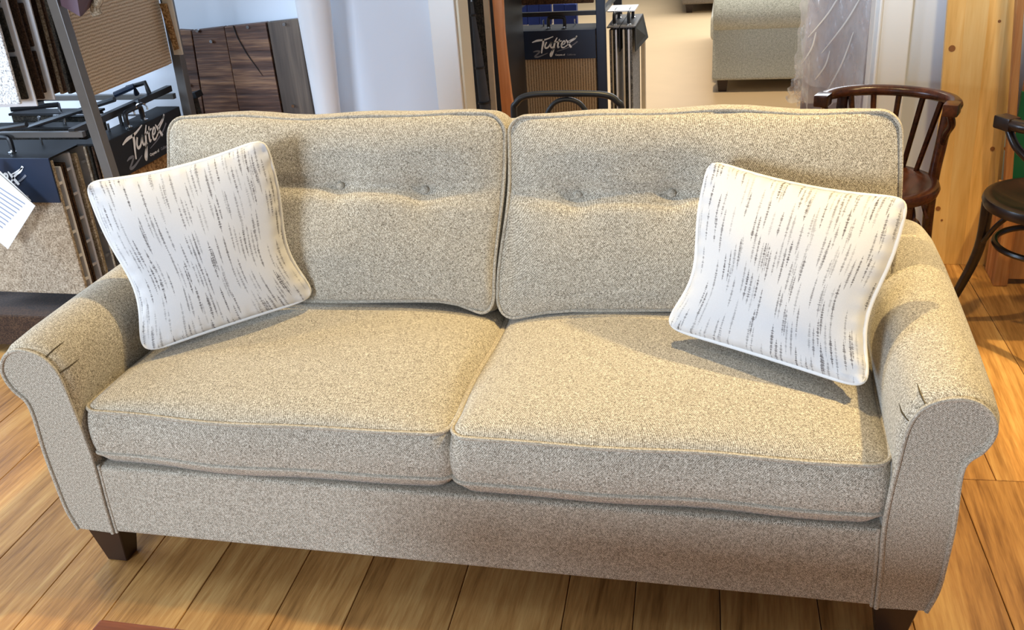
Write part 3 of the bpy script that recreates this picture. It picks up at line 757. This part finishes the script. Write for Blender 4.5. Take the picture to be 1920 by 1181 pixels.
for i in range(9):
    t = i/9.; a = Vector((2+i*3.1-6, 352+i*9.2)); 
    q0 = W(-8-i*.4, 346+i*8.6, y=.9842)-og; q1 = W(46-i*5.2, 381+i*5.6, y=.9842)-og
    dz = Vector((0, 0, -.005)); mb.hexa([q0, q1, q1+dz, q0+dz], [v+Vector((0, .0006, 0)) for v in (q0, q1, q1+dz, q0+dz)])
pt = mb.build('printed_lines', M['ink'], o, smooth=False); tag(pt, kind='stuff')

# ---------------------------------------------------------------- reclaimed plank panel
pan = empty('plank_panel', (-1.43, 2.08, 0), 0, 'dark reclaimed wood plank panel leaning on the wall behind the sofa', 'wood panel')
edges = [((330, 56), (352, 205)), ((358, 57.5), (376, 205)), ((420, 50), (448, 205)), ((499, 42), (530, 205)), ((559, 35.5), (588, 205))]
y_ = 2.085
for i in range(4):
    (a0, a1), (b0, b1) = edges[i], edges[i+1]
    g = 1.0
    TLp, BLp = W(a0[0]+g, a0[1], y=y_), W(a1[0]+g, a1[1], y=y_); TRp, BRp = W(b0[0]-g, b0[1], y=y_), W(b1[0]-g, b1[1], y=y_)
    def low(t, b): k = (t.z-.0)/(t.z-b.z); q = t+(b-t)*k; q.x = b.x+(q.x-b.x)*.3; return q
    bl_, br_ = low(TLp, BLp), low(TRp, BRp)
    dy = Vector((0, .03, 0)); jut = Vector((0, random.uniform(-.004, .004), 0))
    fr = [TLp+jut, TRp+jut, BRp+jut, BLp+jut]; mb = MB()
    mb.hexa([BLp+jut, BRp+jut, BRp+dy, BLp+dy], [TLp+jut, TRp+jut, TRp+dy, TLp+dy])
    mb2 = MB().hexa([bl_+jut, br_+jut, br_+dy, bl_+dy], [TLp+jut, TRp+jut, TRp+dy, TLp+dy])
    pl = unparent_fix(mb2.build('plank', M['darkplank'] if i in (0, 1, 2) else M['darkplank2'], pan, bevel=.003, seg=2, smooth=False))
for (px, py) in ((369, 58), (464, 51), (532, 46), (354, 160), (549, 199), (395, 78)):
    c = W(px, py, y=y_-.006); q = MB().tube([c, c+Vector((0, .01, 0))], [.0065, .008], 10).build('nail_head', M['chrome'], pan); unparent_fix(q)
crk = [W(437, 48, y=y_-.0045), W(445, 70, y=y_-.0045), W(462, 100, y=y_-.0045), W(480, 125, y=y_-.0045), W(492, 142, y=y_-.0045)]
unparent_fix(MB().tube(crk, [.0022, .0022, .002, .0016, .001], 6).build('crack', M['black'], pan))

# ---------------------------------------------------------------- things in the doorway: board, furled parasol, display
og = W(935, 100, y=2.5)
o = empty('wood_board', (og.x, 2.5, 0), 0, 'orange stained wooden board with a flared foot standing in the doorway', 'board')
bd = [(916, -20), (941, -20), (945, 60), (952, 130), (958, 178), (966, 225), (975, 260)]
bd_l = [(911, -20), (918, -20), (925, 60), (931, 130), (935, 178), (939, 225), (944, 260)]
mb = MB(); vs = []
for (rx, ry), (lx, ly) in zip(bd, bd_l):
    l_, r_ = W(lx+3, ly, y=2.5), W(rx, ry, y=2.5)
    vs += [l_-Vector((og.x, 2.5, 0)), r_-Vector((og.x, 2.5, 0)), r_+Vector((0, .03, 0))-Vector((og.x, 2.5, 0)), l_+Vector((0, .03, 0))-Vector((og.x, 2.5, 0))]
z0 = vs[-1].z
lastL, lastR = vs[-4], vs[-3]
vs += [Vector((lastL.x+.01, 0, 0)), Vector((lastR.x+.03, 0, 0)), Vector((lastR.x+.03, .03, 0)), Vector((lastL.x+.01, .03, 0))]
n = len(vs)//4
fs = [(i*4+k, i*4+(k+1) % 4, (i+1)*4+(k+1) % 4, (i+1)*4+k) for i in range(n-1) for k in range(4)]+[(0, 1, 2, 3), tuple(4*(n-1)+k for k in range(4))]
mb.add(vs, fs).build('face_board', M['orangewood'], o, bevel=.002, seg=1, smooth=False)
e0, e1 = W(910, -20, y=2.49), W(928, 225, y=2.49); dd = (e0-e1).normalized()
mb = MB().bar(e1-dd*(e1.z/dd.z), e0, .022, .02); q = mb.build('edge_strip', M['cream'], o, smooth=False); q.location = -Vector((og.x, 2.5, 0))
p_, q_ = W(884, 3, y=2.42), W(910, 205, y=2.42); dq = (p_-q_).normalized()
bt_ = q_-dq*(q_.z/dq.z)
o = empty('furled_parasol', bt_, 0, 'grey furled parasol leaning inside the left side of the doorway', 'parasol')
MB().tube([Vector((0, 0, 0)), (q_-bt_)*.7, q_-bt_, (p_+(q_-p_)*.5)-bt_, p_-bt_], [.028, .028, .024, .018, .005], 12).build('canopy', M['furl'], o)
for t in (.12, .6, .93):
    c = (p_+(q_-p_)*t)-bt_; r_ = .006+.02*t
    MB().tube([c-dq*.004, c+dq*.004], r_+.004, 12).build('tie', M['black'], o)
MB().tube([p_-bt_-dq*.002, p_-bt_+dq*.02], [.004, .001], 8).build('tip', M['chrome'], o)
o = MB().box((xl0+.03, 3.0, 0), (-.74+.35, 3.35, 1.6)).build('dark_cabinet', M['darkpile'], bevel=.01, smooth=False)
bpy.data.objects.remove(o)
# dark sample boards standing edge-on between the jamb and the orange board
og = W(890, 100, y=2.75)
BL_ = ['black board edge-on immediately right of the cream door jamb', 'black board edge-on behind the furled parasol', 'charcoal board edge-on between the parasol and the orange board', 'broad black board edge-on behind the orange board']
for i, (px0, px1, mat) in enumerate(((868, 883, 'black'), (883, 893, 'darkpile'), (893, 905, 'darkpile'), (906, 926, 'black'))):
    y = 2.62
    a2, b2 = W(px0+22, 200, y=y), W(px1+22, 200, y=y)
    o = MB().box((a2.x, y, 0), (b2.x, y+.45, 1.35)).build('carpet_sample_board', M[mat], bevel=.003, seg=1, smooth=False)
    tag(o, BL_[i], 'carpet samples', 'dark boards stored edge-on inside the doorway')
# centre rack
rk2 = empty('display_rack', (-.34, 3.4, 0), 0, 'dark steel display rack seen through the doorway, holding carpet samples', 'display rack')
def R2(mb, name, mat, **k): return unparent_fix(mb.build(name, mat, rk2, **k))
xp0 = W(957, 110, y=3.25).x; xp1 = W(1128, 80, y=3.22).x
for (x, y) in ((xp0, 3.24), (xp1, 3.22), (xp0, 3.85), (xp1, 3.85)):
    R2(MB().bar((x, y, 0), (x, y, 1.75), .044, .03), 'post', M['navy'] if y < 3.5 and x == xp1 else M['black'], bevel=.003, smooth=False)
for z in (.08, .745, 1.4):
    for y in (3.26, 3.85): R2(MB().bar((xp0, y, z), (xp1, y, z), .02), 'cross_bar', M['black'], smooth=False)
    for x in (xp0, xp1): R2(MB().bar((x, 3.25, z), (x, 3.85, z), .02), 'side_bar', M['black'], smooth=False)
sh3 = [(.04+.03*i, .010, [M['brownpile'], M['darkpile'], M['greypile'], M['beigepile']][i], 0, 0) for i in range(4)]
bz = W(1040, 57, y=3.2).z
hx0, hx1 = W(968, 90, y=3.2).x, W(1117, 90, y=3.2).x
carpet_book((hx0, 3.2, bz), 0, hx1-hx0, .137, .17, .50, M['ribbed'], M['navy'], 'carpet sample book with dark blue lettered header in the doorway, ribbed brown sample below', 'carpet sample books on the doorway rack', sh3)
ub = MB().box((hx0-.01, 3.17, W(1040, 8, y=3.17).z), (hx1+.0, 3.19, 1.41)).build('carpet_sample_book', M['brownpile'], bevel=.003, smooth=False)
tag(ub, 'brown carpet sample hanging above the ribbed sample book in the doorway', 'carpet samples', 'carpet sample books on the doorway rack')
MB().box((hx0-.01, 3.192, W(1040, 8, y=3.17).z+.01), (hx1, 3.21, 1.3)).build('backing', M['ribbed'], ub, smooth=False)
for i, px in enumerate((978, 1000, 1022, 1048, 1070)):
    p = W(px, 26, y=3.75)
    o = MB().box((p.x-.032, 3.75, p.z-.06), (p.x+.032, 3.80, p.z+.05)).build('plastic_hanger', M['bluebox'], bevel=.006, smooth=False)
    tag(o, ['leftmost blue hanger block in the back of the doorway rack', 'second blue hanger block from the left in the doorway rack', 'middle one of the five blue hanger blocks in the doorway rack', 'second blue hanger block from the right in the doorway rack', 'rightmost blue hanger block in the doorway rack'][i], 'hanger', 'blue hanger blocks in the doorway rack')
# side books on the doorway rack, facing right
xr0 = W(1138, 70, y=3.3).x; xr1 = W(1163, 70, y=3.3).x; xr2 = W(1190, 60, y=3.3).x
zt = W(1165, 50, y=3.3).z
for i, (xa, xb, lab) in enumerate(((xr0, xr1-.006, 'carpet sample book edge-on against the doorway rack post'), (xr1, xr2, 'outermost edge-on carpet sample book on the doorway rack, black side flap'))):
    o = empty('carpet_sample_book', (xb, 3.3, zt), 0, lab, 'carpet samples', 'carpet sample books on the doorway rack')
    wd = xb-xa
    MB().box((-wd, 0, -.006), (0, .36, 0)).build('top_plate', M['steel'], o, smooth=False)
    MB().hexa([(0, 0, -.12), (.004, 0, -.12), (.004+.026*i, .36, -.12), (.026*i, .36, -.12)], [(0, 0, 0), (.004, 0, 0), (.004, .36, 0), (0, .36, 0)]).build('header_board', M['blackboard'], o, smooth=False)
    ns = 4
    for j in range(ns):
        x = -wd+.010+j*(wd-.02)/ns
        MB().box((x, .008, -.52), (x+(wd/ns)*.55, .34, -.015)).build('carpet_sample', [M['greypile'], M['cream'], M['darkpile'], M['white_card']][(j+i) % 4], o, bevel=.002, seg=1, smooth=False)
    hd = MB().tube(cr([(-wd*.5, .06, 0), (-wd*.5, .06, .045), (-wd*.5, .10, .055), (-wd*.5, .2, .055), (-wd*.5, .24, .045), (-wd*.5, .24, 0)], 3), .008, 8).build('handle', M['black'], o)
    for yy in (.05, .25): MB().lathe([(.012, 0), (.012, .004), (.004, .008)], 10, (-wd*.5, yy, 0)).build('screw', M['chrome'], hd)
ls = MB().box((xr2-.01, 3.66, 0.02), (xr2+.012, 3.70, .62)).build('carpet_offcut', M['cream'], bevel=.004, smooth=False); tag(ls, 'cream carpet offcut standing behind the edge-on sample books', 'carpet offcut')
pz = W(1170, 20, y=3.4)
wp = MB().box((pz.x-.08, 3.38, pz.z-.005), (pz.x+.055, 3.56, pz.z)).build('paper_stack', M['paper'], smooth=False); tag(wp, 'white papers lying on top of the doorway rack books', 'paper')
wp.location.z = zt+.062-pz.z

# ---------------------------------------------------------------- grey couch in the far room
def roll_couch(x0, y0, rz, body, cush, label, dp, ln, ht, lod=False):
    "local: arm side faces -Y, seat front faces -X"
    o = empty('couch', (x0, y0, 0), rz, label, 'couch')
    z0 = .075
    pr = [(0, z0), (0.0, ht-.13), (-.0, ht-.06), (.0, ht)]
    # near arm: side panel and roll running along X
    for yy, s in ((0, 1), (ln-.18, -1)):
        a = MB().box((0, yy, z0), (dp, yy+.18, ht-.10)).build('arm', body, o, bevel=.02, seg=3)
        N = 28; vs = []
        stx = [(0, .8), (.006, .96), (.02, 1), (.3, 1.0), (.7, .98), (dp, .92)]
        for xx, sc in stx:
            for k in range(N):
                t = 2*pi*k/N; vs.append((xx, yy+(.055 if s > 0 else .125)+.115*sc*cos(t), ht-.115+.115*sc*sin(t)))
        fs = [(i*N+k, i*N+(k+1) % N, (i+1)*N+(k+1) % N, (i+1)*N+k) for i in range(len(stx)-1) for k in range(N)]+[tuple(range(N)), tuple((len(stx)-1)*N+k for k in range(N))]
        MB().add(vs, fs).build('arm_roll', body, a)
    MB().box((.02, .15, z0), (dp, ln-.15, .28)).build('base', body, o, bevel=.01)
    MB().box((dp-.2, .05, z0), (dp, ln-.05, .80)).build('backrest', body, o, bevel=.05, seg=4)
    nn = 2
    for i in range(nn):
        y1 = .19+(ln-.38)/nn*i; MB().box((-.02, y1, .28), (dp-.22, y1+(ln-.38)/nn-.01, .44)).build('seat_cushion', cush, o, bevel=.04, seg=4)
        q = MB().box((dp-.42, y1+.01, .44), (dp-.2, y1+(ln-.38)/nn-.02, .82)).build('back_cushion', cush, o, bevel=.06, seg=4)
    for xx in (.03, dp-.10):
        for yy in (.03, ln-.10): MB().hexa([(xx+.01, yy+.01, 0), (xx+.06, yy+.01, 0), (xx+.06, yy+.06, 0), (xx+.01, yy+.06, 0)], [(xx, yy, z0+.01), (xx+.07, yy, z0+.01), (xx+.07, yy+.07, z0+.01), (xx, yy+.07, z0+.01)]).build('leg', M['leg'], o, smooth=False)
    return o
roll_couch(.335, 4.72, radians(1.0), M['couch'], M['couch_cush'], 'grey green rolled arm couch seen end-on through the doorway', .88, 1.9, .60)
roll_couch(-.06, 7.75, radians(2), M['taupe_couch'], M['taupe_couch'], 'taupe couch further back, mostly hidden by the grey green couch', .9, 1.8, .55)

# ---------------------------------------------------------------- plastic wrapped mattress in the doorway
mt = empty('wrapped_mattress', (.93, 2.62, 0), 0, 'taupe upright slab wrapped in torn clear plastic at the right side of the doorway', 'wrapped mattress')
G, Hh = 40, 60
def film(name, pts, y, amp, seed):
    rnd = random.Random(seed); vs = []
    TLq, TRq, BRq, BLq = [W(*p, y=y) for p in pts]
    for j in range(Hh+1):
        for i in range(G+1):
            u, v = i/G, j/Hh
            p = BLq*(1-u)*(1-v)+BRq*u*(1-v)+TRq*u*v+TLq*(1-u)*v
            tear = .005*sin(9*v+2)*(1-u)+.004*sin(31*v+1)*(1-u)+.002*sin(67*v)*(1-u)+.020*exp(-((v-.0)/.08)**2)*sin(13*u)*-1
            f = amp*(sin(9*u+5*v*2+seed)+.6*sin(17*u-9*v)+.4*sin(29*u+13*v)+.3*sin(7*v+21*u*v))
            vs.append(p+Vector((tear if u < .5 else 0, f, .012*sin(11*u)+.01*sin(23*u) if v < .05 else 0)))
    fs = [(j*(G+1)+i, j*(G+1)+i+1, (j+1)*(G+1)+i+1, (j+1)*(G+1)+i) for j in range(Hh) for i in range(G)]
    o = MB().add(vs, fs).build(name, M['plastic'], mt, smooth=True); unparent_fix(o); return o
film('plastic_film', [(1504, -60), (1640, -60), (1612, 205), (1488, 190)], 2.50, .009, 1)
film('plastic_film', [(1520, -60), (1645, -60), (1612, 205), (1500, 150)], 2.54, .012, 5)
film('plastic_film', [(1494, 118), (1520, 100), (1514, 196), (1474, 190)], 2.47, .012, 9)
xa_, xb_ = W(1502, 150, y=2.60).x, W(1622, 150, y=2.60).x
q = MB().hexa([Vector((xa_, 2.60, 0)), Vector((xb_, 2.60, 0)), Vector((xb_, 2.74, 0)), Vector((xa_, 2.74, 0))],
              [W(1524, -60, y=2.60), W(1650, -60, y=2.60), W(1650, -60, y=2.60)+Vector((0, .14, 0)), W(1524, -60, y=2.60)+Vector((0, .14, 0))]).build('mattress', M['taupe'], mt, bevel=.02, seg=3); unparent_fix(q)
for (a, b) in (((1540, 100), (1622, -20)), ((1515, 70), (1580, -20)), ((1545, 180), (1600, 60)), ((1528, 150), (1556, 95)), ((1503, 120), (1530, 60))):
    p, q2 = W(*a, y=2.485), W(*b, y=2.485); mid = (p+q2)/2+Vector((.01, -.004, 0))
    q = MB().tube(cr([p, mid, q2], 6), [.0012+.0022*sin(pi*k/12) for k in range(13)], 6).build('fold', M['pillow_welt'], mt); unparent_fix(q)

# ---------------------------------------------------------------- pine board and crate at the right wall
def board(tl, tr, br, bl, yt, yb, t, name, mat, par):
    q = [W(*bl, y=yb), W(*br, y=yb), W(*tr, y=yt), W(*tl, y=yt)]
    for k in (0, 1): q[k].z = 0.0
    # carry on above the frame
    q[3] = q[0]+(q[3]-q[0])*1.9; q[2] = q[1]+(q[2]-q[1])*1.9
    dy = Vector((0, t, 0))
    return MB().hexa([q[0], q[1], q[1]+dy, q[0]+dy], [q[3], q[2], q[2]+dy, q[3]+dy]).build(name, mat, par, bevel=.0004, seg=1, smooth=False)
pb_ = empty('pine_board', (1.36, 2.03, 0), 0, 'wide varnished pine board with knots leaning on the right wall', 'board')
cuts = [((1778, 0), (1740, 499)), ((1812, 0), (1770, 499)), ((1856, 0), (1803, 499)), ((1890, 0), (1836, 499)), ((1908, 0), (1862, 499))]
for (a, b), (c, d) in zip(cuts[:-1], cuts[1:]):
    q = board(a, c, d, b, 2.07, 2.02, .026, 'stave', M['pine'], pb_); unparent_fix(q)
M['knot'] = plain('knot brown', L(150, 98, 54), .5, .3, .3, 300)
for (px, py, r_) in ((1785, 91, .011), (1861, 279, .0075), (1887, 279, .0075), (1759, 391, .0085), (1766, 413, .004), (1907, 23, .004), (1874, 40, .005)):
    y = 2.07-.05*(py/499.)-.001; c = W(px, py, y=y)
    q = MB().tube([c, c+Vector((0, .006, 0))], r_, 14).build('knot', M['knot'], pb_); unparent_fix(q)
crt = empty('pallet_crate', (1.75, 1.9, 0), 0, 'rough wooden crate with a green panel behind the round seated chair at the right edge', 'crate')
cx0 = W(1862, 540, y=1.83).x
q = MB().box((cx0, 1.83, 0), (cx0+.045, 1.98, .34)).build('corner_block', M['roughpine'], crt, bevel=.003, smooth=False); unparent_fix(q)
q = MB().box((cx0+.047, 1.85, .02), (cx0+.7, 1.875, .30)).build('kick_board', M['roughpine'], crt, bevel=.003, smooth=False); unparent_fix(q)
e0, e1 = W(1903, 20, y=1.96), W(1882, 345, y=1.96); dd = (e0-e1).normalized()
q = MB().bar(e1-dd*(e1.z/dd.z)+Vector((.012, 0, 0)), e0+dd*.5+Vector((.012, 0, 0)), .024, .03).build('upright', M['roughpine'], crt, bevel=.003, smooth=False); unparent_fix(q)
gx = W(1893, 320, y=1.99).x
q = MB().box((gx, 1.985, .30), (gx+.6, 2.0, W(1910, 172, y=1.99).z)).build('green_panel', M['green'], crt, smooth=False); unparent_fix(q)
q = MB().box((gx+.005, 1.99, W(1910, 172, y=1.99).z), (gx+.6, 2.01, 1.6)).build('upper_board', M['roughpine'], crt, smooth=False); unparent_fix(q)

# ---------------------------------------------------------------- bentwood chairs
def bent_chair(loc, rz, label, mat, rail_z=.705):
    o = empty('bentwood_chair', loc, rz, label, 'chair', 'bentwood armchairs at the right wall')
    MB().lathe([(.0, .442), (.10, .440), (.155, .444), (.172, .452), (.185, .455), (.198, .450), (.203, .436), (.198, .420), (.180, .415), (.0, .415)], 44, caps=False).build('seat', mat, o)
    MB().tube([(.150*cos(t), .150*sin(t), .30) for t in [2*pi*k/36 for k in range(36)]], .010, 8, closed=True).build('leg_ring', mat, o)
    arc = [(.018+.196*cos(t), .02+.145*sin(t), rail_z) for t in [radians(-12+204*k/28) for k in range(29)]]
    rl = MB().tube(arc, [.019]*2+[.021]*25+[.019]*2, 12, flat=.85, up=(0, 0, 1)).build('back_rail', mat, o)
    for s in (-1, 1):
        x = .018+s*.193
        MB().box((x-.022, -.045, rail_z-.020), (x+.022, .015, rail_z+.018)).build('rail_end', mat, rl, bevel=.006)
        c = [(x*.98, -.01, rail_z-.018), (x*.99, .03, rail_z-.06), (x*.90, .075, rail_z-.10), (x*.84, .105, rail_z-.14)]
        MB().tube(cr(c, 5), .0115, 10).build('bracket', mat, o)
    # rear legs run up to the rail
    for s in (-1, 1):
        c = [(s*.175, .20, 0), (s*.155, .155, .20), (s*.158, .125, .42), (.010+s*.162, .112, .56), (.018+s*.165, .118, rail_z-.01)]
        MB().tube(cr(c, 6), [.014+.004*min(1, k/10) for k in range(25)], 10).build('leg', mat, o)
        c = [(s*.19, -.20, 0), (s*.165, -.160, .12), (s*.140, -.126, .27), (s*.136, -.122, .42)]
        MB().tube(cr(c, 6), [.0125+.0055*k/18 for k in range(19)], 10).build('leg', mat, o)
        MB().tube(cr([(s*.153, -.10, .30), (s*.145, -.06, .37), (s*.12, -.02, .42)], 5), .008, 8).build('brace', mat, o)
        MB().tube(cr([(s*.153, .125, .30), (s*.12, .13, .38), (s*.06, .15, .42)], 5), .008, 8).build('brace', mat, o)
    for k in (-2, -1, 0, 1, 2):
        t = radians(90-k*24); u = radians(90-k*17)
        a = (.018+.188*cos(t), .02+.142*sin(t), rail_z-.012); b = (.185*cos(u)*.95, .165*sin(u)+.01, .447)
        MB().tube([b, a], [.0085, .0095], 8).build('spindle', mat, o)
    return o
bent_chair((.968, 1.625, 0), radians(-20), 'walnut brown bentwood armchair behind the right arm of the sofa', M['bentwood'])
bent_chair((1.472, 1.475, 0), radians(210), 'black brown bentwood armchair turned away, cut by the right edge of the photo', M['blackwood'])
# bistro chair hoop
o = empty('bistro_chair', (.0, 1.50, 0), 0, 'black metal bistro chair whose hoop back shows above the sofa middle', 'chair')
hp = [(-.165, .03, .0), (-.160, -.02, .45), (-.176, 0, .70), (-.165, 0, .748), (-.12, 0, .772), (.0, 0, .776), (.12, 0, .770), (.162, 0, .748), (.176, 0, .70), (.160, -.02, .45), (.165, .03, 0)]
MB().tube(cr(hp, 7), .0105, 10).build('hoop_back', M['black'], o)
MB().tube(cr([(-.075, -.01, .45), (-.075, -.005, .66), (-.05, 0, .735), (0, 0, .757), (.05, 0, .735), (.075, -.005, .66), (.075, -.01, .45)], 7), .008, 10).build('inner_hoop', M['black'], o)
MB().lathe([(.0, .465), (.16, .465), (.185, .458), (.188, .446), (.175, .440), (.0, .440)], 36, (0, -.17, 0), caps=False).build('seat', M['black'], o)
for s in (-1, 1): MB().tube(cr([(s*.13, -.30, .45), (s*.14, -.31, .2), (s*.16, -.34, 0)], 6), .0105, 8).build('leg', M['black'], o)
# coffee table whose corner enters at the bottom
t0 = W(188, 1160, z=.45)
o = empty('coffee_table', (t0.x+.6, t0.y-.3, 0), 0, 'cherry wood coffee table whose corner enters at the bottom edge', 'table')
q = MB().box((t0.x, t0.y-.85, .425), (t0.x+1.3, t0.y, .45)).build('table_top', M['tablewood'], o, bevel=.004, smooth=False); unparent_fix(q)
for x in (t0.x+.03, t0.x+1.22):
    for y in (t0.y-.82, t0.y-.08):
        q = MB().hexa([(x+.008, y+.008, 0), (x+.042, y+.008, 0), (x+.042, y+.042, 0), (x+.008, y+.042, 0)], [(x, y, .425), (x+.05, y, .425), (x+.05, y+.05, .425), (x, y+.05, .425)]).build('leg', M['tablewood'], o, smooth=False); unparent_fix(q)
